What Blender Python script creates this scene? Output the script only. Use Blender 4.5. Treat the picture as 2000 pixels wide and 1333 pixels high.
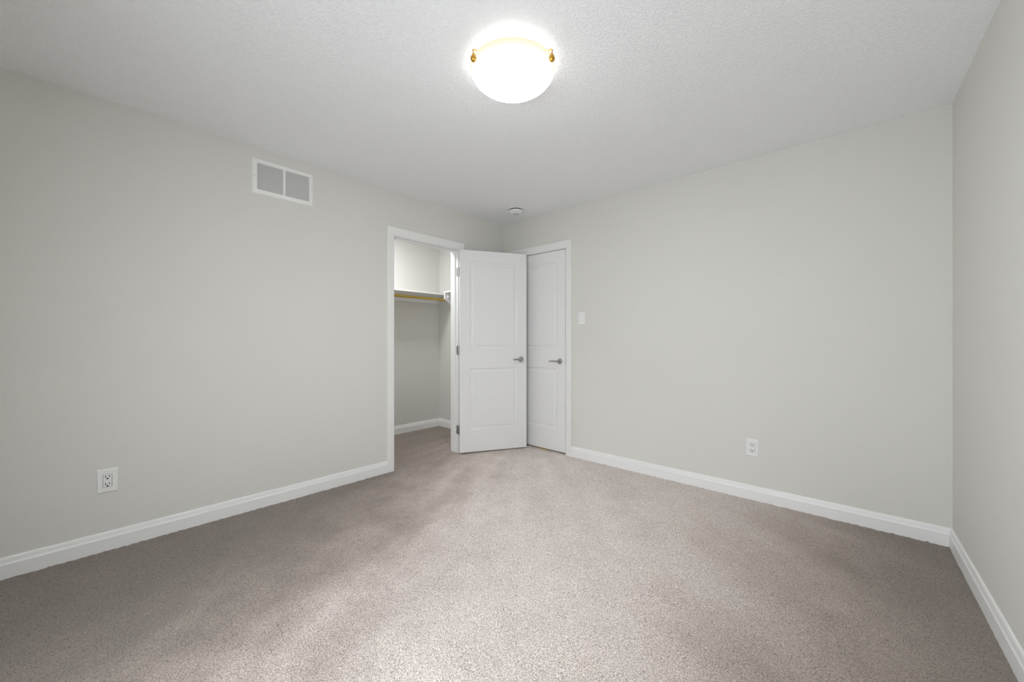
import bpy, bmesh, math, random
import numpy as np
from mathutils import Vector, Matrix

for o in list(bpy.data.objects):
    bpy.data.objects.remove(o)
SC = bpy.context.scene
COL = SC.collection
PI = math.pi

# ------------------------------------------------------------------ camera
CAM_POS = (3.0522, -3.2195, 1.1409)
cd = bpy.data.cameras.new('camera')
cam = bpy.data.objects.new('camera', cd)
COL.objects.link(cam)
cam.location = CAM_POS
cam.rotation_euler = (PI / 2, 0, math.radians(42.274))
cd.sensor_fit = 'HORIZONTAL'
cd.sensor_width = 36.0
cd.lens = 36.0 * 761.98 / 2000.0
cd.shift_y = -2.5 / 2000.0
cd.clip_start = 0.02
SC.camera = cam

# ------------------------------------------------------------------ world, lights, exposure
SC.view_settings.view_transform = 'Standard'
SC.view_settings.look = 'None'
SC.view_settings.gamma = 1.0
SC.view_settings.use_curve_mapping = False
SC.view_settings.exposure = 0.08
w = bpy.data.worlds.new('world')
SC.world = w
w.use_nodes = True
w.node_tree.nodes['Background'].inputs[0].default_value = (0.75, 0.86, 1.0, 1)
w.node_tree.nodes['Background'].inputs[1].default_value = 0.6
SC.cycles.max_bounces = 14
SC.cycles.diffuse_bounces = 9


def area_light(name, loc, rot, sx, sy, power, color):
    l = bpy.data.lights.new(name, 'AREA')
    l.shape = 'RECTANGLE'
    l.size, l.size_y = sx, sy
    l.energy = power
    l.color = color
    o = bpy.data.objects.new(name, l)
    COL.objects.link(o)
    o.location = loc
    o.rotation_euler = rot
    return o


H = 2.44                     # ceiling height
WIN = (1.60, 3.20, 0.45, 1.75)   # window in the wall behind the camera: x0, x1, z0, z1
YS = -3.78                   # that wall
# daylight coming through the window: in the window opening, just inside the glass, falling slightly downwards
area_light('window_daylight', ((WIN[0] + WIN[1]) / 2, YS + 0.035, (WIN[2] + WIN[3]) / 2),
           (math.radians(79), 0, 0), WIN[1] - WIN[0] - 0.12, WIN[3] - WIN[2] - 0.12, 34.0, (0.915, 0.97, 1.0)).data.spread = math.radians(175)
# the closet's own ceiling lamp, over the shelf, out of view
area_light('closet_lamp', (-0.50, -1.15, 2.40), (0, 0, 0), 0.25, 0.25, 14.0, (0.96, 0.98, 1.0))
LAMP_GLASS = 76.0            # strength of the lit glass bowl of the room lamp
LAMP_POWER = 0.95             # bulbs inside the bowl (light the ceiling through its gap)


# ------------------------------------------------------------------ materials
def mat(name, color, rough=0.6, metal=0.0, spec=0.5):
    m = bpy.data.materials.new(name)
    m.use_nodes = True
    b = m.node_tree.nodes['Principled BSDF']
    b.inputs['Base Color'].default_value = (*color, 1)
    b.inputs['Roughness'].default_value = rough
    b.inputs['Metallic'].default_value = metal
    b.inputs['Specular IOR Level'].default_value = spec
    return m


def nodes(m):
    return m.node_tree.nodes, m.node_tree.links, m.node_tree.nodes['Principled BSDF']


def add_bump(m, scale, strength, dist, detail=3.0, rough=0.6, kind='noise'):
    N, L, b = nodes(m)
    tc = N.new('ShaderNodeTexCoord')
    if kind == 'noise':
        t = N.new('ShaderNodeTexNoise')
        t.inputs['Scale'].default_value = scale
        t.inputs['Detail'].default_value = detail
        t.inputs['Roughness'].default_value = rough
        out = t.outputs['Fac']
    else:
        t = N.new('ShaderNodeTexVoronoi')
        t.inputs['Scale'].default_value = scale
        out = t.outputs['Distance']
    L.new(tc.outputs['Object'], t.inputs['Vector'])
    bp = N.new('ShaderNodeBump')
    bp.inputs['Strength'].default_value = strength
    bp.inputs['Distance'].default_value = dist
    L.new(out, bp.inputs['Height'])
    L.new(bp.outputs['Normal'], b.inputs['Normal'])
    return t, bp


def wall_material(name, color):
    m = mat(name, color, 0.85, 0, 0.25)
    N, L, b = nodes(m)
    add_bump(m, 160, 0.12, 0.002, 2.0)
    tc = N.new('ShaderNodeTexCoord')
    n = N.new('ShaderNodeTexNoise')
    n.inputs['Scale'].default_value = 1.3
    n.inputs['Detail'].default_value = 2
    L.new(tc.outputs['Object'], n.inputs['Vector'])
    mx = N.new('ShaderNodeMix')
    mx.data_type = 'RGBA'
    mx.inputs[6].default_value = (*[c * 0.985 for c in color], 1)
    mx.inputs[7].default_value = (*[c * 1.015 for c in color], 1)
    L.new(n.outputs['Fac'], mx.inputs[0])
    L.new(mx.outputs[2], b.inputs['Base Color'])
    return m


M = {}
M['wall'] = wall_material('wall_paint', (0.690, 0.682, 0.650))
M['closet_wall'] = wall_material('closet_wall_paint', (0.66, 0.65, 0.62))
M['white'] = mat('white_trim_paint', (0.83, 0.83, 0.825), 0.38)
add_bump(M['white'], 40, 0.04, 0.001, 2)
M['door'] = mat('white_door_paint', (0.81, 0.81, 0.81), 0.45)
add_bump(M['door'], 220, 0.05, 0.0006, 2)
M['plastic'] = mat('white_plastic', (0.82, 0.82, 0.81), 0.35)
M['grille'] = mat('white_enamel', (0.84, 0.84, 0.83), 0.4)
M['dark'] = mat('dark_slot', (0.025, 0.025, 0.025), 0.7)
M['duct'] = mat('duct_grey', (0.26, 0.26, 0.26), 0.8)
M['nickel'] = mat('satin_nickel', (0.50, 0.49, 0.475), 0.27, 1.0)
M['hinge'] = mat('nickel_hinge', (0.46, 0.46, 0.46), 0.35, 1.0)
M['brass'] = mat('polished_brass', (0.62, 0.43, 0.10), 0.22, 1.0)
M['amber'] = mat('antique_brass_knob', (0.55, 0.30, 0.05), 0.30, 0.9)
M['sill'] = mat('bare_wood_threshold', (0.45, 0.27, 0.13), 0.6)

# textured ceiling
m = mat('stipple_ceiling_paint', (0.915, 0.925, 0.945), 0.9, 0, 0.2)
N, L, b = nodes(m)
tc = N.new('ShaderNodeTexCoord')
v1 = N.new('ShaderNodeTexNoise'); v1.inputs['Scale'].default_value = 95; v1.inputs['Detail'].default_value = 3
v1.inputs['Roughness'].default_value = 0.65
L.new(tc.outputs['Object'], v1.inputs['Vector'])
rmp = N.new('ShaderNodeValToRGB')
rmp.color_ramp.elements[0].position = 0.46
rmp.color_ramp.elements[1].position = 0.66
L.new(v1.outputs['Fac'], rmp.inputs[0])
bp = N.new('ShaderNodeBump'); bp.inputs['Strength'].default_value = 0.55; bp.inputs['Distance'].default_value = 0.004
L.new(rmp.outputs['Color'], bp.inputs['Height'])
L.new(bp.outputs['Normal'], b.inputs['Normal'])
M['ceiling'] = m

# carpet: twisted pile, speckled tufts, soft vacuum strokes in the lie of the pile, painted light pool
m = mat('beige_pile_carpet', (0.42, 0.36, 0.32), 0.95, 0, 0.1)
N, L, b = nodes(m)
b.inputs['Sheen Weight'].default_value = 0.25
b.inputs['Sheen Roughness'].default_value = 0.6
tc = N.new('ShaderNodeTexCoord')
fine = N.new('ShaderNodeTexNoise'); fine.inputs['Scale'].default_value = 210; fine.inputs['Detail'].default_value = 2.5
fine.inputs['Roughness'].default_value = 0.7
L.new(tc.outputs['Object'], fine.inputs['Vector'])
fr = N.new('ShaderNodeValToRGB')
e = fr.color_ramp.elements
e[0].position = 0.31; e[0].color = (0.165, 0.130, 0.110, 1)
e[1].position = 0.69; e[1].color = (0.84, 0.755, 0.70, 1)
k = e.new(0.50); k.color = (0.54, 0.462, 0.415, 1)
L.new(fine.outputs['Fac'], fr.inputs[0])
# lie of the pile: vacuum strokes drawn out along a fan that starts at the doors, and one broad
# area along the left wall darkened for brushed pile and weaker light (edge broken up by the strokes)
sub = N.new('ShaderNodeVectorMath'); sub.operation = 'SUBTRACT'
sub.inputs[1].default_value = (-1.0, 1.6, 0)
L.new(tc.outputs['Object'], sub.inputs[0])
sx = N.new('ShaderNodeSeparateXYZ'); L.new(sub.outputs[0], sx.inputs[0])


def mnode(op, a, b_=None, c=None):
    n = N.new('ShaderNodeMath'); n.operation = op
    for i, v in enumerate((a, b_, c)):
        if v is None:
            continue
        if isinstance(v, (int, float)):
            n.inputs[i].default_value = v
        else:
            L.new(v, n.inputs[i])
    return n.outputs[0]


def noise(vec, scale, detail, rough=0.5):
    n = N.new('ShaderNodeTexNoise')
    n.inputs['Scale'].default_value = scale
    n.inputs['Detail'].default_value = detail
    n.inputs['Roughness'].default_value = rough
    L.new(vec, n.inputs['Vector'])
    return n.outputs['Fac']


def maprange(v, a, b_, c, d, smooth=False):
    n = N.new('ShaderNodeMapRange')
    if smooth:
        n.interpolation_type = 'SMOOTHSTEP'
    for k_, x in zip(('From Min', 'From Max', 'To Min', 'To Max'), (a, b_, c, d)):
        n.inputs[k_].default_value = x
    L.new(v, n.inputs['Value'])
    return n.outputs[0]


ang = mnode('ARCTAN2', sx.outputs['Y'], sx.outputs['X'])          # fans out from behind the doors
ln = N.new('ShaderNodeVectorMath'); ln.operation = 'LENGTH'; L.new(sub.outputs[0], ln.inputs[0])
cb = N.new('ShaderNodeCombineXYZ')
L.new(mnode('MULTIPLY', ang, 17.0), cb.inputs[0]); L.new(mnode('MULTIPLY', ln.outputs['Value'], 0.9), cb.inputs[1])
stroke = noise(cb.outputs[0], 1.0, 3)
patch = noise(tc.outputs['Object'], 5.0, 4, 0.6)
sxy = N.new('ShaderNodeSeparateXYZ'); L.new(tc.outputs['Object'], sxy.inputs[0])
# brushed pile strip and pool of light painted as one; its edges wobble with the strokes
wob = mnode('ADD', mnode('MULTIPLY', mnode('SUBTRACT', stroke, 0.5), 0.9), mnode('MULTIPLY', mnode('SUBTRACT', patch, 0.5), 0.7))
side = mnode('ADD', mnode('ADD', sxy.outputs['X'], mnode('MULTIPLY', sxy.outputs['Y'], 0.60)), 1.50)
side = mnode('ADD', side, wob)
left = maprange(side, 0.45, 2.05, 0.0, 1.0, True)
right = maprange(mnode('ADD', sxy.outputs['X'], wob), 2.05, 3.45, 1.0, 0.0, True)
nap_light = mnode('MULTIPLY', left, right)
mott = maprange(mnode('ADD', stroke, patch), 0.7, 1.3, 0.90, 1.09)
shade = mnode('MULTIPLY', mott, maprange(nap_light, 0, 1, 0.51, 1.24))  # light pool and dimmer sides multiplied into the carpet colour
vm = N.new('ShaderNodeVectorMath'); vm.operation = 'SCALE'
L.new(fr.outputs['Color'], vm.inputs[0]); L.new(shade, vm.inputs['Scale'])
# painted dim areas tinted browner, painted light pool paler
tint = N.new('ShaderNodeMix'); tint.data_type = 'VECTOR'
L.new(nap_light, tint.inputs[0])
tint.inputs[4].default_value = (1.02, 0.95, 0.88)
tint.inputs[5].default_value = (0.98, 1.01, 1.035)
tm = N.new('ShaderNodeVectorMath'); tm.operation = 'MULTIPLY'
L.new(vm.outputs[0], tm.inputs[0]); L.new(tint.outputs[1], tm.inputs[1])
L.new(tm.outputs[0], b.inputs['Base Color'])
# the fibres lean: towards the window in the fan, towards the side walls elsewhere
bp = N.new('ShaderNodeBump'); bp.inputs['Strength'].default_value = 0.85; bp.inputs['Distance'].default_value = 0.007
L.new(fine.outputs['Fac'], bp.inputs['Height'])
lean = N.new('ShaderNodeMix'); lean.data_type = 'VECTOR'
L.new(nap_light, lean.inputs[0])
aside = N.new('ShaderNodeMix'); aside.data_type = 'VECTOR'
L.new(left, aside.inputs[0])
aside.inputs[4].default_value = (-0.50, -0.25, 0)
aside.inputs[5].default_value = (0.35, 0.30, 0)
L.new(aside.outputs[1], lean.inputs[4])
lean.inputs[5].default_value = (0.08, -0.30, 0)
av = N.new('ShaderNodeVectorMath'); av.operation = 'ADD'
L.new(bp.outputs['Normal'], av.inputs[0]); L.new(lean.outputs[1], av.inputs[1])
nv = N.new('ShaderNodeVectorMath'); nv.operation = 'NORMALIZE'
L.new(av.outputs[0], nv.inputs[0])
L.new(nv.outputs[0], b.inputs['Normal'])
M['carpet'] = m

# lit opal glass of the lamp: amber at the lip, white below
m = bpy.data.materials.new('lit_opal_glass')
m.use_nodes = True
N, L = m.node_tree.nodes, m.node_tree.links
N.clear()
out = N.new('ShaderNodeOutputMaterial')
em = N.new('ShaderNodeEmission')
tc = N.new('ShaderNodeTexCoord')
sz = N.new('ShaderNodeSeparateXYZ'); L.new(tc.outputs['Object'], sz.inputs[0])
# brightness grows from the lip down to the bottom of the bowl, where the bulbs shine through
cr = N.new('ShaderNodeMapRange')
cr.inputs['From Min'].default_value = -0.100; cr.inputs['From Max'].default_value = -0.024
cr.inputs['To Min'].default_value = 1.0; cr.inputs['To Max'].default_value = 0.0
L.new(sz.outputs['Z'], cr.inputs['Value'])
pw = N.new('ShaderNodeMath'); pw.operation = 'POWER'; pw.inputs[1].default_value = 1.6
L.new(cr.outputs[0], pw.inputs[0])
ms = N.new('ShaderNodeMath'); ms.operation = 'MULTIPLY_ADD'
ms.inputs[1].default_value = LAMP_GLASS; ms.inputs[2].default_value = 1.0
L.new(pw.outputs[0], ms.inputs[0])
mr = N.new('ShaderNodeMapRange')
mr.inputs['From Min'].default_value = -0.030; mr.inputs['From Max'].default_value = -0.004
L.new(sz.outputs['Z'], mr.inputs['Value'])
mx = N.new('ShaderNodeMix'); mx.data_type = 'RGBA'
mx.inputs[6].default_value = (0.96, 0.98, 1.0, 1); mx.inputs[7].default_value = (1.0, 0.91, 0.66, 1)
L.new(mr.outputs[0], mx.inputs[0])
L.new(mx.outputs[2], em.inputs['Color']); L.new(ms.outputs[0], em.inputs['Strength'])
L.new(em.outputs[0], out.inputs['Surface'])
M['opal'] = m

m = bpy.data.materials.new('window_glass')
m.use_nodes = True
N, L = m.node_tree.nodes, m.node_tree.links
b = N['Principled BSDF']
b.inputs['Transmission Weight'].default_value = 1.0
b.inputs['Roughness'].default_value = 0.02
M['glass'] = m


# ------------------------------------------------------------------ mesh helpers
class MB:
    def __init__(self):
        self.bm = bmesh.new()

    def box(self, x0, x1, y0, y1, z0, z1, bevel=0.0, seg=2):
        x0, x1 = min(x0, x1), max(x0, x1)
        y0, y1 = min(y0, y1), max(y0, y1)
        z0, z1 = min(z0, z1), max(z0, z1)
        r = bmesh.ops.create_cube(self.bm, size=1.0)
        vs = r['verts']
        for v in vs:
            v.co = Vector(((x0 + x1) / 2 + v.co.x * (x1 - x0), (y0 + y1) / 2 + v.co.y * (y1 - y0),
                           (z0 + z1) / 2 + v.co.z * (z1 - z0)))
        if bevel > 0:
            es = list({e for v in vs for e in v.link_edges})
            bmesh.ops.bevel(self.bm, geom=es, offset=bevel, segments=seg, affect='EDGES', profile=0.5)
        return self

    def prism(self, pts, axis, a, b):
        """polygon pts (2D) extruded along axis between a and b. axis x: pts=(y,z); y: (x,z); z: (x,y)"""
        def co(p, t):
            if axis == 'x':
                return (t, p[0], p[1])
            if axis == 'y':
                return (p[0], t, p[1])
            return (p[0], p[1], t)
        va = [self.bm.verts.new(co(p, a)) for p in pts]
        vb = [self.bm.verts.new(co(p, b)) for p in pts]
        n = len(pts)
        self.bm.faces.new(va)
        self.bm.faces.new(vb[::-1])
        for i in range(n):
            self.bm.faces.new((va[i], vb[i], vb[(i + 1) % n], va[(i + 1) % n]))
        return self

    def sweep(self, path, prof):
        """rings given directly: path is a list of rings (lists of 3D points)"""
        rings = [[self.bm.verts.new(p) for p in r] for r in path]
        n = len(rings[0])
        for a, b in zip(rings[:-1], rings[1:]):
            for i in range(n):
                self.bm.faces.new((a[i], a[(i + 1) % n], b[(i + 1) % n], b[i]))
        self.bm.faces.new(rings[0][::-1])
        self.bm.faces.new(rings[-1])
        return self

    def lathe(self, prof, seg=48, mtx=None, closed=False):
        """prof list of (r, z) about local z"""
        rings = []
        for r, z in prof:
            if r < 1e-6:
                rings.append([self.bm.verts.new((0, 0, z))])
            else:
                rings.append([self.bm.verts.new((r * math.cos(2 * PI * i / seg), r * math.sin(2 * PI * i / seg), z))
                              for i in range(seg)])
        pairs = list(zip(rings[:-1], rings[1:]))
        if closed:
            pairs.append((rings[-1], rings[0]))
        for a, b in pairs:
            for i in range(seg):
                j = (i + 1) % seg
                if len(a) == 1 and len(b) == 1:
                    continue
                if len(a) == 1:
                    self.bm.faces.new((a[0], b[j], b[i]))
                elif len(b) == 1:
                    self.bm.faces.new((a[i], a[j], b[0]))
                else:
                    self.bm.faces.new((a[i], a[j], b[j], b[i]))
        if mtx is not None:
            vs = [v for r in rings for v in r]
            for v in vs:
                v.co = mtx @ v.co
        return self

    def tube(self, pts, radii, seg=16, flat=1.0, up=Vector((0, 0, 1))):
        """capped tube through pts; section scaled by flat across 'up'"""
        pts = [Vector(p) for p in pts]
        rings = []
        for i, p in enumerate(pts):
            t = (pts[min(i + 1, len(pts) - 1)] - pts[max(i - 1, 0)]).normalized()
            s = t.cross(up)
            if s.length < 1e-4:
                s = t.cross(Vector((1, 0, 0)))
            s.normalize()
            u = s.cross(t).normalized()
            r = radii[i] if isinstance(radii, (list, tuple)) else radii
            rings.append([p + s * (math.cos(2 * PI * k / seg) * r * flat) + u * (math.sin(2 * PI * k / seg) * r)
                          for k in range(seg)])
        return self.sweep(rings, None)

    def xform(self, mtx):
        for v in self.bm.verts:
            v.co = mtx @ v.co
        return self

    def build(self, name, material, parent=None, smooth=False, loc=None):
        bmesh.ops.recalc_face_normals(self.bm, faces=self.bm.faces)
        me = bpy.data.meshes.new(name)
        self.bm.to_mesh(me)
        self.bm.free()
        me.materials.append(material)
        if smooth:
            for p in me.polygons:
                p.use_smooth = True
            try:
                me.set_sharp_from_angle(angle=math.radians(35))
            except Exception:
                pass
        o = bpy.data.objects.new(name, me)
        COL.objects.link(o)
        if loc is not None:
            o.location = loc
        if parent is not None:
            o.parent = parent
        return o


def tag(o, label, cat, kind=None, group=None):
    o['label'] = label
    o['category'] = cat
    if kind:
        o['kind'] = kind
    if group:
        o['group'] = group
    return o


def empty(name, loc, rz=0.0):
    o = bpy.data.objects.new(name, None)
    COL.objects.link(o)
    o.location = loc
    o.rotation_euler = (0, 0, rz)
    o.empty_display_size = 0.05
    return o


def frame_empty(name, loc, xaxis, yaxis, zaxis):
    """empty whose local axes are the given world directions"""
    o = bpy.data.objects.new(name, None)
    COL.objects.link(o)
    mt = Matrix((xaxis, yaxis, zaxis)).transposed().to_4x4()
    mt.translation = Vector(loc)
    o.matrix_world = mt
    o.empty_display_size = 0.05
    return o


# ------------------------------------------------------------------ the room
WT = 0.115                                  # wall thickness
OY0, OY1, OZ = -1.411, -0.652, 2.062        # rough opening of the closet door in the left wall
EX0, EX1 = 0.066, 0.866                     # rough opening of the entry door in the back wall
CX, CYR, CYL = -1.150, -0.034, -1.85        # closet back wall, right wall, left wall
RW = 3.402                                  # right wall at the back corner
RA = math.radians(2.0)                      # it runs slightly out of square


def rwx(y):
    return RW - y * math.tan(RA)


# floor: carpet mesh with tufted height
def carpet():
    s = 0.011
    xs = np.arange(CX - 0.03, rwx(YS) + 0.04, s)
    ys = np.arange(YS - 0.03, 0.085, s)
    X, Y = np.meshgrid(xs, ys, indexing='ij')
    rng = np.random.default_rng(4)
    Z = rng.normal(0, 0.0016, X.shape) - 0.001
    X = X + rng.normal(0, 0.0018, X.shape)
    Y = Y + rng.normal(0, 0.0018, Y.shape)
    nx, ny = X.shape
    co = np.stack([X, Y, Z], -1).reshape(-1, 3)
    i, j = np.meshgrid(np.arange(nx - 1), np.arange(ny - 1), indexing='ij')
    cx = xs[:-1][:, None] + s / 2 + 0 * j
    cy = ys[:-1][None, :] + s / 2 + 0 * i
    keep = ((cx > -0.02) & ((cy < 0.02) | ((cx > EX0 - .02) & (cx < EX1 + .02)))) | ((cx <= -0.02) & (cy > CYL - 0.03) & (cy < 0.0))
    i, j = i[keep], j[keep]
    a = i * ny + j
    f = np.stack([a, a + ny, a + ny + 1, a + 1], -1)
    used, inv = np.unique(f, return_inverse=True)
    f = inv.reshape(f.shape)
    co = co[used]
    me = bpy.data.meshes.new('floor')
    me.vertices.add(len(co)); me.vertices.foreach_set('co', co.astype(np.float32).ravel())
    me.loops.add(f.size); me.loops.foreach_set('vertex_index', f.astype(np.int32).ravel())
    me.polygons.add(len(f))
    me.polygons.foreach_set('loop_start', (np.arange(len(f)) * 4).astype(np.int32))
    me.update(calc_edges=True)
    me.validate()
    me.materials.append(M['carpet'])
    o = bpy.data.objects.new('floor', me)
    COL.objects.link(o)
    return tag(o, 'beige cut pile carpet covering the bedroom and closet floor', 'floor', 'structure')


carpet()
tag(MB().box(CX - WT, rwx(YS) + WT, YS - WT, WT, -0.06, -0.022).build('floor_slab', M['sill']),
    'subfloor under the carpet, bare at the entry door threshold', 'floor', 'structure')
tag(MB().box(CX - WT, rwx(YS) + WT, YS - WT, WT, H, H + 0.05).build('ceiling', M['ceiling']),
    'white stippled ceiling over the whole room', 'ceiling', 'structure')

tag(MB().box(-WT, 0, YS - WT, OY0, -0.02, H).box(-WT, 0, OY1, WT, -0.02, H).box(-WT, 0, OY0, OY1, OZ, H)
    .build('wall_left', M['wall']), 'warm light grey left wall with the open closet doorway', 'wall', 'structure')
tag(MB().box(0, EX0, 0, WT, -0.02, H).box(EX1, RW + WT, 0, WT, -0.02, H).box(EX0, EX1, 0, WT, OZ, H)
    .build('wall_back', M['wall']), 'warm light grey back wall to the right of the closed door', 'wall', 'structure')
tag(MB().prism([(RW, 0), (rwx(YS - WT), YS - WT), (rwx(YS - WT) + WT, YS - WT), (RW + WT, 0)], 'z', -0.02, H)
    .build('wall_right', M['wall']), 'warm light grey wall along the right edge', 'wall', 'structure')
xr = rwx(YS)
tag(MB().box(0, WIN[0], YS - WT, YS, -0.02, H).box(WIN[1], xr, YS - WT, YS, -0.02, H)
    .box(WIN[0], WIN[1], YS - WT, YS, -0.02, WIN[2]).box(WIN[0], WIN[1], YS - WT, YS, WIN[3], H)
    .build('wall_front', M['wall']), 'wall behind the viewer with the window', 'wall', 'structure')
# window behind the viewer
wf = MB()
a0, a1, c0, c1 = WIN
for bx in ((a0, a0 + .05, c0, c1), (a1 - .05, a1, c0, c1), (a0 + .05, a1 - .05, c0, c0 + .05), (a0 + .05, a1 - .05, c1 - .05, c1),
           ((a0 + a1) / 2 - .02, (a0 + a1) / 2 + .02, c0 + .05, c1 - .05)):
    wf.box(bx[0], bx[1], YS - 0.10, YS - 0.045, bx[2], bx[3])
win = tag(wf.build('window_1', M['white']), 'white framed window in the wall behind the viewer', 'window', 'structure')
MB().box(a0 + .05, (a0 + a1) / 2 - .02, YS - .075, YS - .07, c0 + .05, c1 - .05).build('pane', M['glass'], win)
MB().box((a0 + a1) / 2 + .02, a1 - .05, YS - .075, YS - .07, c0 + .05, c1 - .05).build('pane', M['glass'], win)
# closet walls
tag(MB().box(CX - WT, CX, CYL - WT, WT, -0.02, H).build('wall_closet_back', M['closet_wall']),
    'closet rear wall seen through the open doorway', 'wall', 'structure')
tag(MB().box(CX, -WT, CYR, WT, -0.02, H).build('wall_closet_right', M['closet_wall']),
    'closet side wall at the right of its rear corner', 'wall', 'structure')
tag(MB().box(CX, -WT, CYL - WT, CYL, -0.02, H).build('wall_closet_left', M['closet_wall']),
    'closet side wall hidden left of the doorway', 'wall', 'structure')
# unseen dark panel added behind the entry door so that the gap under the door stays dark
tag(MB().box(EX0 - .1, EX1 + .1, WT + .002, WT + .03, -0.02, H).build('door_blocker', M['duct']),
    'unseen dark panel behind the closed entry door', 'wall', 'structure')

# ------------------------------------------------------------------ baseboards
BP = [(0, -0.012), (0.0145, -0.012), (0.0145, 0.066), (0.0125, 0.070), (0.0105, 0.076), (0.0090, 0.086),
      (0.0075, 0.093), (0.0050, 0.0985), (0.0020, 0.100), (0, 0.100)]


def baseboard(name, label, p0, p1, inward, m0=0.0, m1=0.0):
    """profile run from p0 to p1 against a wall; inward = unit vector into the room; m = mitre slope at the ends"""
    p0, p1, n = Vector((*p0, 0)), Vector((*p1, 0)), Vector((*inward, 0))
    d = (p1 - p0).normalized()
    rings = [[p0 + n * t + d * (t * m0) + Vector((0, 0, z)) for t, z in BP],
             [p1 + n * t - d * (t * m1) + Vector((0, 0, z)) for t, z in BP]]
    o = MB().sweep(rings, None).build(name, M['white'])
    return tag(o, label, 'baseboard', 'structure')


baseboard('baseboard_left', 'white baseboard along the left wall under the air vent', (0, YS), (0, -1.4605), (1, 0), 1, 0)
baseboard('baseboard_back', 'white baseboard along the back wall right of the closed door', (0.913, 0), (RW, 0), (0, -1), 0, 1)
baseboard('baseboard_right', 'white baseboard along the right wall', (RW, 0), (rwx(YS), YS), (-math.cos(RA), -math.sin(RA)), 1, 1)
baseboard('baseboard_front', 'white baseboard behind the viewer', (rwx(YS), YS), (0, YS), (0, 1), 1, 1)
baseboard('baseboard_closet_back', 'white baseboard inside the closet on its rear wall', (CX, CYL), (CX, CYR), (1, 0), 1, 1)
baseboard('baseboard_closet_right', 'white baseboard inside the closet on its right side wall', (CX, CYR), (-WT, CYR), (0, -1), 1, 0)

# ------------------------------------------------------------------ door frames
# casing profile across its width (0 = edge next to the opening), height off the wall
CW = 0.0625
CP = [(0.0, 0.0), (0.0, 0.0085), (0.003, 0.0105), (0.010, 0.0112), (0.020, 0.0125), (0.034, 0.0150), (0.040, 0.0168),
      (0.046, 0.0172), (0.057, 0.0172), (0.061, 0.0155), (CW, 0.0125), (CW, 0.0)]


def casing(mb, to_world, u0, u1, zt, right=True, headw=0.072):
    """legs + mitred head around an opening between u0 and u1, top at zt; to_world(u, z, height)"""
    k = headw / CW
    def ring(f):
        return [to_world(*f(a), h) for a, h in CP]
    zb = -0.012
    mb.sweep([ring(lambda a: (u0 - a, zb)), ring(lambda a: (u0 - a, zt + a * k))], None)
    mb.sweep([ring(lambda a: (u0 - a, zt + a * k)), ring(lambda a: (u1 + a, zt + a * k))], None)
    mb.sweep([ring(lambda a: (u1 + a, zt + a * k)), ring(lambda a: (u1 + a, zb))], None)


# closet doorway: jambs inner faces
JY0, JY1, JZ = -1.392, -0.671, 2.0455
t1 = empty('trim_1', (0, (JY0 + JY1) / 2, 0))
tag(t1, 'white casing and jamb around the open closet doorway in the left wall', 'door frame', 'structure')
cmb = MB()
casing(cmb, lambda u, z, h: Vector((h, u - t1.location.y, z)), -1.3975, -0.6600, 2.051)
cmb.build('casing', M['white'], t1)
oy = t1.location.y
jm = MB()
jm.box(-WT - .002, 0.0005, OY0 - oy, JY0 - oy, -0.012, JZ)
jm.box(-WT - .002, 0.0005, JY1 - oy, OY1 - oy, -0.012, JZ)
jm.box(-WT - .002, 0.0005, OY0 - oy, OY1 - oy, JZ, OZ)
jm.build('jamb', M['white'], t1)
sm = MB()
sx0, sx1, th = -0.075, -0.040, 0.011
sm.box(sx0, sx1, JY0 - oy, JY0 + th - oy, -0.012, JZ, 0.002)
sm.box(sx0, sx1, JY1 - th - oy, JY1 - oy, -0.012, JZ, 0.002)
sm.box(sx0, sx1, JY0 + th - oy, JY1 - th - oy, JZ - th, JZ, 0.002)
sm.build('door_stop', M['white'], t1)
st_ = MB().box(-0.034, -0.003, JY0 - .0005 - oy, JY0 + .0018 - oy, 0.900, 0.958, 0.0006).build('strike_plate', M['nickel'], t1)
st_['label'] = 'satin nickel strike plate'
# closet side casing on the inside of the wall is out of view; entry door frame next
EJ0, EJ1 = 0.0830, 0.8490
t2 = empty('trim_2', ((EJ0 + EJ1) / 2, 0, 0))
tag(t2, 'white casing and jamb around the closed door in the back wall', 'door frame', 'structure')
ox = t2.location.x
cmb = MB()
casing(cmb, lambda u, z, h: Vector((u - ox, -h, z)), 0.0795, 0.8505, 2.0525)
cmb.build('casing', M['white'], t2)
jm = MB()
jm.box(EX0 - ox, EJ0 - ox, -0.0005, WT, -0.012, 2.0475)
jm.box(EJ1 - ox, EX1 - ox, -0.0005, WT, -0.012, 2.0475)
jm.box(EX0 - ox, EX1 - ox, -0.0005, WT, 2.0475, OZ)
jm.build('jamb', M['white'], t2)
sm = MB()
sm.box(EJ0 - ox, EJ0 + .011 - ox, 0.040, 0.075, -0.012, 2.0475)
sm.box(EJ1 - .017 - ox, EJ1 - ox, 0.040, 0.075, -0.012, 2.0475)
sm.box(EJ0 - ox, EJ1 - ox, 0.040, 0.075, 2.0365, 2.0475)
sm.build('door_stop', M['white'], t2)


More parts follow.
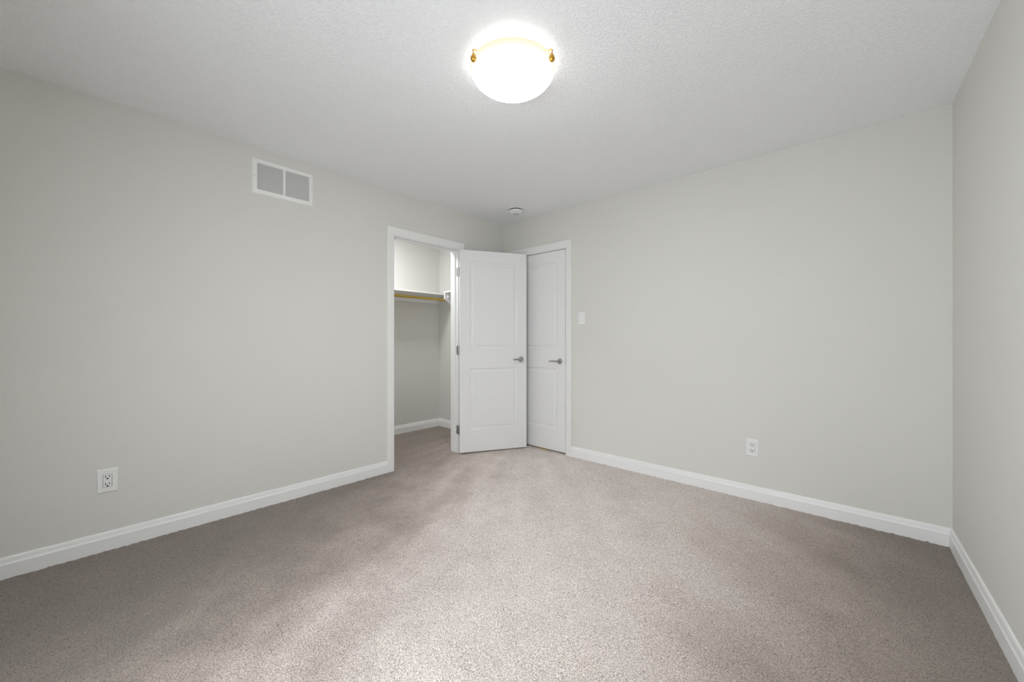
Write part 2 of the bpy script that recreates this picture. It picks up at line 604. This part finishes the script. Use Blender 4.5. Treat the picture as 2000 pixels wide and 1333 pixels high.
# ------------------------------------------------------------------ two-panel moulded door leaves
def door_leaf(wd, z0, z1, th=0.035, stile=0.100, panels=((0.2325, 0.852), (1.048, 1.929))):
    """local: x along the width from the hinge edge, y from 0 (face A) to -th (face B), z up"""
    mb = MB()
    bm = mb.bm
    rings = [(0.0, 0.0), (0.004, 0.0035), (0.011, 0.0075), (0.020, 0.0085), (0.027, 0.0075), (0.040, 0.0025), (0.043, 0.0022)]
    xs = [0, stile, wd - stile, wd]
    zs = [z0, panels[0][0], panels[0][1], panels[1][0], panels[1][1], z1]
    grids = []
    for yf, s in ((0.0, -1), (-th, 1)):
        g = [[bm.verts.new((x, yf, z)) for z in zs] for x in xs]
        grids.append(g)
        for i in range(3):
            for j in range(5):
                q = (g[i][j], g[i + 1][j], g[i + 1][j + 1], g[i][j + 1])
                if i == 1 and j in (1, 3):
                    x0, x1, a0, a1 = xs[1], xs[2], zs[j], zs[j + 1]
                    prev = list(q)
                    for d, dep in rings[1:]:
                        y = yf + s * dep
                        cur = [bm.verts.new((x0 + d, y, a0 + d)), bm.verts.new((x1 - d, y, a0 + d)),
                               bm.verts.new((x1 - d, y, a1 - d)), bm.verts.new((x0 + d, y, a1 - d))]
                        for k in range(4):
                            bm.faces.new((prev[k], prev[(k + 1) % 4], cur[(k + 1) % 4], cur[k]))
                        prev = cur
                    bm.faces.new(prev)
                else:
                    bm.faces.new(q)
    A, B = grids
    for i in range(3):
        bm.faces.new((A[i][0], A[i + 1][0], B[i + 1][0], B[i][0]))
        bm.faces.new((A[i][5], A[i + 1][5], B[i + 1][5], B[i][5]))
    for j in range(5):
        bm.faces.new((A[0][j], A[0][j + 1], B[0][j + 1], B[0][j]))
        bm.faces.new((A[3][j], A[3][j + 1], B[3][j + 1], B[3][j]))
    return mb


def lever(parent, x, z, yface, side, lx):
    """lever handle on a door: side = +1/-1 direction of the face normal along local y, lx = lever direction along x"""
    h = MB()
    rot = Matrix.Rotation(-PI / 2 * side, 4, 'X')
    base = Matrix.Translation((x, yface, z)) @ rot
    h.lathe([(0, 0), (0.0300, 0), (0.0305, 0.003), (0.0290, 0.0062), (0.0225, 0.0088), (0.0165, 0.0100), (0, 0.0100)], 40, base)
    rose = h.build('door_handle', M['nickel'], parent, True)
    n = MB()
    n.lathe([(0, 0.009), (0.0115, 0.009), (0.0098, 0.016), (0.0092, 0.030), (0.0105, 0.040), (0.0125, 0.044), (0.0125, 0.056),
             (0.0105, 0.0595), (0, 0.0600)], 28, base)
    pts, rad = [], []
    for t in (0, .06, .2, .4, .6, .8, .93, 1.0):
        pts.append((x + lx * (0.004 + 0.096 * t), yface + side * (0.050 - 0.004 * math.sin(t * PI) + 0.003 * t), z + 0.0015 * math.sin(t * PI)))
        rad.append(0.0108 - 0.0030 * t if t < .95 else 0.0045)
    n.tube(pts, rad, 16, flat=0.72)
    lv = n.build('lever', M['nickel'], rose, True)
    return rose


# closet door, swung about 150 degrees into the room
phi = math.atan2(0.6165, 0.3450)
DW = 0.708
u = Vector((math.cos(phi), math.sin(phi), 0))
nc = Vector((math.sin(phi), -math.cos(phi), 0))         # normal of the face turned to the viewer
pin = Vector((0.0165, -0.6760, 0))
d1 = frame_empty('door_1', pin, u, -nc, Vector((0, 0, 1)))
tag(d1, 'white two panel closet door standing wide open against the corner', 'door', 'structure')
# local frame: x along the leaf, -y towards the viewer
leaf = door_leaf(DW, 0.012, 2.0405)
leaf.xform(Matrix.Translation((0.003, -0.008, 0)))
leaf.build('door_leaf', M['door'], d1)
lever(d1, DW + 0.003 - 0.064, 0.936, -0.043, -1, -1)
lever(d1, DW + 0.003 - 0.064, 0.936, -0.008, 1, -1)
MB().box(DW + .0025, DW + .0042, -0.038, -0.013, 0.905, 0.965, 0.0004).build('latch_plate', M['nickel'], d1)
inv = d1.matrix_world.inverted()
for zc in (0.232, 1.034, 1.826):
    hg = MB()
    hg.lathe([(0, zc - .0445), (.0058, zc - .0445), (.0062, zc - .042), (.0062, zc + .042), (.0058, zc + .0445), (.003, zc + .049), (0, zc + .049)], 20)
    ho = hg.build('hinge', M['hinge'], d1, True)

    def leaf_plate(mtx, sgn):
        # plate with rounded corners away from the pin: local (a across from the pin, z), thin in b
        r, wd, hh = 0.012, 0.034, 0.0445
        pts = [(0.002, -hh)]
        for c in range(7):
            an = -PI / 2 + c * PI / 12
            pts.append((wd - r + r * math.cos(an), -hh + r + r * math.sin(an)))
        for c in range(7):
            an = c * PI / 12
            pts.append((wd - r + r * math.cos(an), hh - r + r * math.sin(an)))
        pts.append((0.002, hh))
        p = MB().prism(pts, 'y', 0, sgn * 0.0022)
        for az, ax_ in ((-.028, .022), (0, .012), (.028, .022)):
            rm = Matrix.Translation((ax_, sgn * .0022, az)) @ Matrix.Rotation(-PI / 2 * sgn, 4, 'X')
            p.lathe([(0, 0.0006), (.0032, 0.0006), (.0036, 0)], 12, rm)
        return p.xform(mtx)
    # on the jamb: a runs to -x (into the wall), plate faces -y
    m1 = inv @ (Matrix.Translation((pin.x - 0.006, JY1 + 0.0003, zc)) @ Matrix(((-1, 0, 0, 0), (0, 1, 0, 0), (0, 0, 1, 0), (0, 0, 0, 1))))
    leaf_plate(m1, -1).build('jamb_leaf', M['hinge'], ho)
    # on the door edge: a runs to -local y, plate faces -local x
    m2 = Matrix.Translation((0.003, -0.004, zc)) @ Matrix(((0, 1, 0, 0), (-1, 0, 0, 0), (0, 0, 1, 0), (0, 0, 0, 1)))
    leaf_plate(m2, -1).build('door_plate', M['hinge'], ho)

# entry door, closed
EW = EJ1 - EJ0 - 0.0125
d2 = empty('door_2', (EJ0 + 0.003, 0.0, 0))
tag(d2, 'white two panel door, closed, in the back wall behind the open closet door', 'door', 'structure')
leaf = door_leaf(EW, 0.016, 2.0410)
leaf.xform(Matrix.Translation((0, 0.0355, 0)))
leaf.build('door_leaf', M['door'], d2)
lever(d2, EW - 0.0655, 0.925, 0.0005, -1, -1)
MB().box(EW - .0005, EW + .0060, -0.0015, 0.026, 0.897, 0.957).build('latch_plate', M['hinge'], d2)
MB().box(0.40, 0.56, 0.010, 0.016, -0.004, 0.010).build('threshold_strip', M['sill'], d2)

# ------------------------------------------------------------------ closet shelf and rod
SZ0, SZ1 = 1.697, 1.7165
sh = empty('closet_shelf', (CX, -0.9, SZ0))
tag(sh, 'white wooden shelf along the closet rear wall above the brass rod', 'shelf')
o3 = Vector((CX, -0.9, SZ0))


def rel(mb, origin):
    return mb.xform(Matrix.Translation(-Vector(origin)))


rel(MB().box(CX + .0005, -0.848, CYL + .002, CYR - .001, SZ0, SZ1, 0.0015), o3).build('shelf_board', M['white'], sh)
rel(MB().box(CX + .0005, CX + .019, CYL + .002, CYR - .001, SZ0 - 0.082, SZ0, 0.0015), o3).build('cleat', M['white'], sh)
# short return shelf on the side wall, with its triangular end bracket
rs = empty('return_shelf', (-0.40, CYR, SZ0))
tag(rs, 'short white shelf with angled end bracket on the closet right side wall', 'shelf')
o4 = Vector((-0.40, CYR, SZ0))
BX = -0.664
rel(MB().box(BX, -WT - .004, CYR - .302, CYR - .0005, SZ0, SZ1, 0.0015), o4).build('shelf_board', M['white'], rs)
bk = MB().prism([(CYR - .0005, SZ0), (CYR - .300, SZ0), (CYR - .300, SZ0 - .072), (CYR - .020, SZ0 - .260), (CYR - .0005, SZ0 - .260)], 'x', BX, BX + 0.018)
rel(bk, o4).build('bracket', M['white'], rs)
pg = MB().box(BX + .018, BX + .034, CYR - .262, CYR - .228, SZ0 - .058, SZ0 - .004, 0.002)
rel(pg, o4).build('rod_socket', M['plastic'], rs)
rel(MB().box(BX + .018, -WT - .004, CYR - .019, CYR - .0005, SZ0 - .075, SZ0, .001), o4).build('cleat', M['white'], rs)
# rod
RX, RZ = -0.868, 1.640
rd = empty('closet_rod', (RX, -0.9, RZ))
tag(rd, 'polished brass hanging rod under the closet rear shelf', 'closet rod')
MB().tube([(0, CYL + .004 + .9, 0), (0, CYR - .004 + .9, 0)], 0.0150, 24).build('rod', M['brass'], rd, True)
for yy, s in ((CYL + .0005 + .9, 1), (CYR - .0005 + .9, -1)):
    mtx = Matrix.Translation((0, yy, 0)) @ Matrix.Rotation(-PI / 2 * s, 4, 'X')
    MB().lathe([(0, 0), (.030, 0), (.030, .003), (.020, .006), (.0165, .014), (.0152, .014)], 28, mtx).build('rod_flange', M['plastic'], rd, True)

# ------------------------------------------------------------------ ceiling lamp
LX, LY = 1.826, -1.866
LZ = 2.405
lamp = empty('ceiling_light', (LX, LY, LZ))
tag(lamp, 'lit round frosted glass bowl lamp with brass clips on the ceiling', 'ceiling light')
R = 0.196
prof = []
for i in range(19):
    a = i / 18 * PI / 2
    prof.append((R * math.cos(a), -0.100 * math.sin(a) ** 1.0))
inner = [(R + .0005, 0.0025)] + [(r * 0.985, z * 0.97 + 0.0022) for r, z in prof]
bowl = MB().lathe([(R + .0005, 0.0025)] + prof, 96)
bowl.build('glass_bowl', M['opal'], lamp, True)
MB().lathe(inner, 96).build('bowl_blocker', M['plastic'], lamp, True)  # unseen inner shell added to block the bowl's upward glow
pan = MB().lathe([(0, 0.0345), (0.075, 0.0345), (0.078, 0.032), (0.078, 0.018), (0.074, 0.014), (0, 0.014)], 48)
pan.build('mounting_plate', M['plastic'], lamp, True)
cam_dir = math.atan2(CAM_POS[1] - LY, CAM_POS[0] - LX)
for k in range(3):
    a = cam_dir + math.radians(60 + 120 * k)
    mt = Matrix.Rotation(a, 4, 'Z')
    c = MB()
    c.tube([(0.076, 0, 0.026), (0.150, 0, 0.024), (R + .004, 0, 0.022), (R + .007, 0, 0.015), (R + .0050, 0, 0.002)], [.003, .003, .003, .0032, .0034], 10)
    # drop-shaped knob
    km = Matrix.Translation((R + .0040, 0, -0.0190)) @ Matrix.Diagonal((1.45, 1.45, 1.15, 1))
    c.lathe([(0, -0.0115), (.0052, -0.0100), (.0088, -0.0050), (.0096, 0.0010), (.0080, 0.0080), (.0050, 0.0150), (.0028, 0.0230), (0, 0.0250)], 20, km)
    c.xform(mt)
    c.build('clip', M['amber'], lamp, True)
    bl = bpy.data.lights.new('bulb_glow', 'POINT')
    bl.energy = LAMP_POWER / 3
    bl.color = (1.0, 0.985, 0.96)
    bl.shadow_soft_size = 0.022
    bo = bpy.data.objects.new('bulb_glow', bl)
    COL.objects.link(bo)
    ab = cam_dir + 2 * PI * k / 3
    bo.location = (LX + .12 * math.cos(ab), LY + .12 * math.sin(ab), LZ - 0.012)

# ------------------------------------------------------------------ smoke detector
sd = empty('smoke_detector', (0.465, -0.318, H))
tag(sd, 'small round white smoke detector on the ceiling near the corner', 'smoke detector')
MB().lathe([(0, 0), (.073, 0), (.073, -.004), (.071, -.006), (0, -.006)], 56).build('base_plate', M['plastic'], sd, True)
MB().lathe([(0, -.006), (.0665, -.006), (.0665, -.017), (0, -.017)], 48).build('vent_ring', M['dark'], sd, True)
MB().lathe([(0, -.0145), (.068, -.0145), (.0700, -.0165), (.0700, -.026), (.0670, -.030), (.0560, -.033), (.0500, -.034), (.0450, -.040),
            (.0350, -.045), (.0280, -.046), (0, -.046)], 56).build('cover', M['plastic'], sd, True)
MB().lathe([(.0235, -.0455), (.0235, -.0468), (.0175, -.0468), (.0175, -.0455)], 40, None, True).build('sensor_ring', M['duct'], sd, True)
MB().lathe([(0, -.0455), (.0120, -.0455), (.0118, -.0490), (.0090, -.0500), (0, -.0500)], 32).build('test_button', M['plastic'], sd, True)


# ------------------------------------------------------------------ wall plates (local: x along the wall, y out of the wall, z up)
def wall_frame(name, loc, wall):
    if wall == 'left':      # out = +x, along = +y (to the right seen from the room)
        return frame_empty(name, loc, Vector((0, 1, 0)), Vector((1, 0, 0)), Vector((0, 0, 1)))
    return frame_empty(name, loc, Vector((1, 0, 0)), Vector((0, -1, 0)), Vector((0, 0, 1)))


def plate_mesh(w_, h_, iw, ih, t=0.0062):
    """cover plate with sloped rim and a rectangular opening"""
    mb = MB()
    bm = mb.bm
    def rect(a, c, y):
        return [bm.verts.new(p) for p in ((-a, y, -c), (a, y, -c), (a, y, c), (-a, y, c))]
    rings = [rect(w_ / 2, h_ / 2, 0), rect(w_ / 2, h_ / 2, 0.0018), rect(w_ / 2 - .0016, h_ / 2 - .0016, 0.0038),
             rect(w_ / 2 - .0055, h_ / 2 - .0055, t), rect(iw / 2, ih / 2, t), rect(iw / 2, ih / 2, 0.001)]
    for a, c in zip(rings[:-1], rings[1:]):
        for k in range(4):
            bm.faces.new((a[k], a[(k + 1) % 4], c[(k + 1) % 4], c[k]))
    bm.faces.new(rings[0][::-1])
    return mb


def screw(parent, x, z, y, r=0.0032, m_='plastic'):
    rm = Matrix.Translation((x, y, z)) @ Matrix.Rotation(-PI / 2, 4, 'X')
    s = MB().lathe([(0, -.003), (r, -.003), (r, .0005), (r * .7, .0014), (r * .28, .0015), (0, .0008)], 16, rm)
    return s.build('screw', M[m_], parent, True)


def outlet(loc, wall, w_, h_, label):
    r = wall_frame('wall_outlet', loc, wall)
    tag(r, label, 'outlet', group='duplex wall outlets')
    plate_mesh(w_, h_, 0.0360, 0.0695).build('cover_plate', M['plastic'], r)
    MB().box(-.0178, .0178, .0011, .0018, -.0345, .0345).build('backing', M['duct'], r)  # grey sheet added as the shade line round the receptacle
    rec = MB().box(-.0166, .0166, .0019, .0072, -.0332, .0332, 0.0008).build('receptacle', M['plastic'], r)
    for cz in (0.0195, -0.0195):
        s = MB()
        s.box(-.0086, -.0054, .0068, .00755, cz - .0015, cz + .0095)
        s.box(.0054, .0086, .0068, .00755, cz, cz + .0090)
        rm = Matrix.Translation((0, .0068, cz - .0075)) @ Matrix.Rotation(-PI / 2, 4, 'X')
        s.lathe([(0, .00075), (.0040, .00075), (.0040, 0)], 16, rm)
        so = s.build('socket_slots', M['dark'], rec)
        so['label'] = 'dark plug slots'
    screw(r, 0, h_ / 2 - .016, .0062, m_='duct' if False else 'plastic')
    screw(r, 0, -h_ / 2 + .016, .0062)
    return r


outlet((0.0, -3.1295, 0.3755), 'left', 0.082, 0.128, 'wide white duplex outlet plate low on the left wall')
outlet((2.4476, 0.0, 0.3700), 'back', 0.075, 0.124, 'narrow white duplex outlet plate low on the back wall')

sw = wall_frame('light_switch', (1.0287, 0.0, 1.3450), 'back')
tag(sw, 'white rocker light switch on the back wall beside the closed door', 'light switch')
plate_mesh(0.076, 0.122, 0.0345, 0.0680).build('cover_plate', M['plastic'], sw)
pr = MB()
pr.prism([(.0005, -.0330), (.0085, -.0330), (.0060, 0), (.0040, .0330), (.0005, .0330)], 'x', -.0163, .0163)
pr.build('rocker', M['plastic'], sw)
MB().box(-.0172, .0172, .0002, .0015, -.0339, .0339).build('backing', M['duct'], sw)

# ------------------------------------------------------------------ return air grille
VW, VH = 0.392, 0.2405
vt = wall_frame('air_vent', (0.0, -2.2620, 2.2490), 'left')
tag(vt, 'white louvered return air vent high on the left wall', 'air vent')
fb, cbw = 0.0300, 0.0140
fr_ = MB()
bm = fr_.bm


def vrect(a0_, a1_, c0_, c1_, y):
    return [bm.verts.new(p) for p in ((a0_, y, c0_), (a1_, y, c0_), (a1_, y, c1_), (a0_, y, c1_))]


r0 = vrect(-VW / 2, VW / 2, -VH / 2, VH / 2, 0)
r1 = vrect(-VW / 2, VW / 2, -VH / 2, VH / 2, 0.002)
r2 = vrect(-VW / 2 + .006, VW / 2 - .006, -VH / 2 + .006, VH / 2 - .006, 0.008)
r3 = vrect(-VW / 2 + fb, VW / 2 - fb, -VH / 2 + fb, VH / 2 - fb, 0.0085)
r4 = vrect(-VW / 2 + fb, VW / 2 - fb, -VH / 2 + fb, VH / 2 - fb, 0.0015)
for a, c in ((r0, r1), (r1, r2), (r2, r3), (r3, r4)):
    for k in range(4):
        bm.faces.new((a[k], a[(k + 1) % 4], c[(k + 1) % 4], c[k]))
fr_.box(-cbw / 2, cbw / 2, 0.0015, 0.0085, -VH / 2 + fb, VH / 2 - fb)
fr_.build('frame', M['grille'], vt)
MB().box(-VW / 2 + .02, VW / 2 - .02, 0.0004, 0.0012, -VH / 2 + .02, VH / 2 - .02).build('duct_opening', M['duct'], vt)
NS = 26
iz0, iz1 = -VH / 2 + fb, VH / 2 - fb
pitch = (iz1 - iz0) / NS
for x0, x1 in ((-VW / 2 + fb, -cbw / 2), (cbw / 2, VW / 2 - fb)):
    lv = MB()
    for k in range(NS):
        z = iz0 + (k + .5) * pitch
        # slat sloping down and outwards
        lv.prism([(0.0048, z + pitch * .26), (0.0070, z - pitch * .44), (0.0079, z - pitch * .40), (0.0057, z + pitch * .30)], 'x', x0, x1)
    lv.build('louvers', M['grille'], vt)
for sx_ in (-1, 1):
    screw(vt, sx_ * (VW / 2 - .012), 0.0, 0.0075, 0.0036, 'hinge')
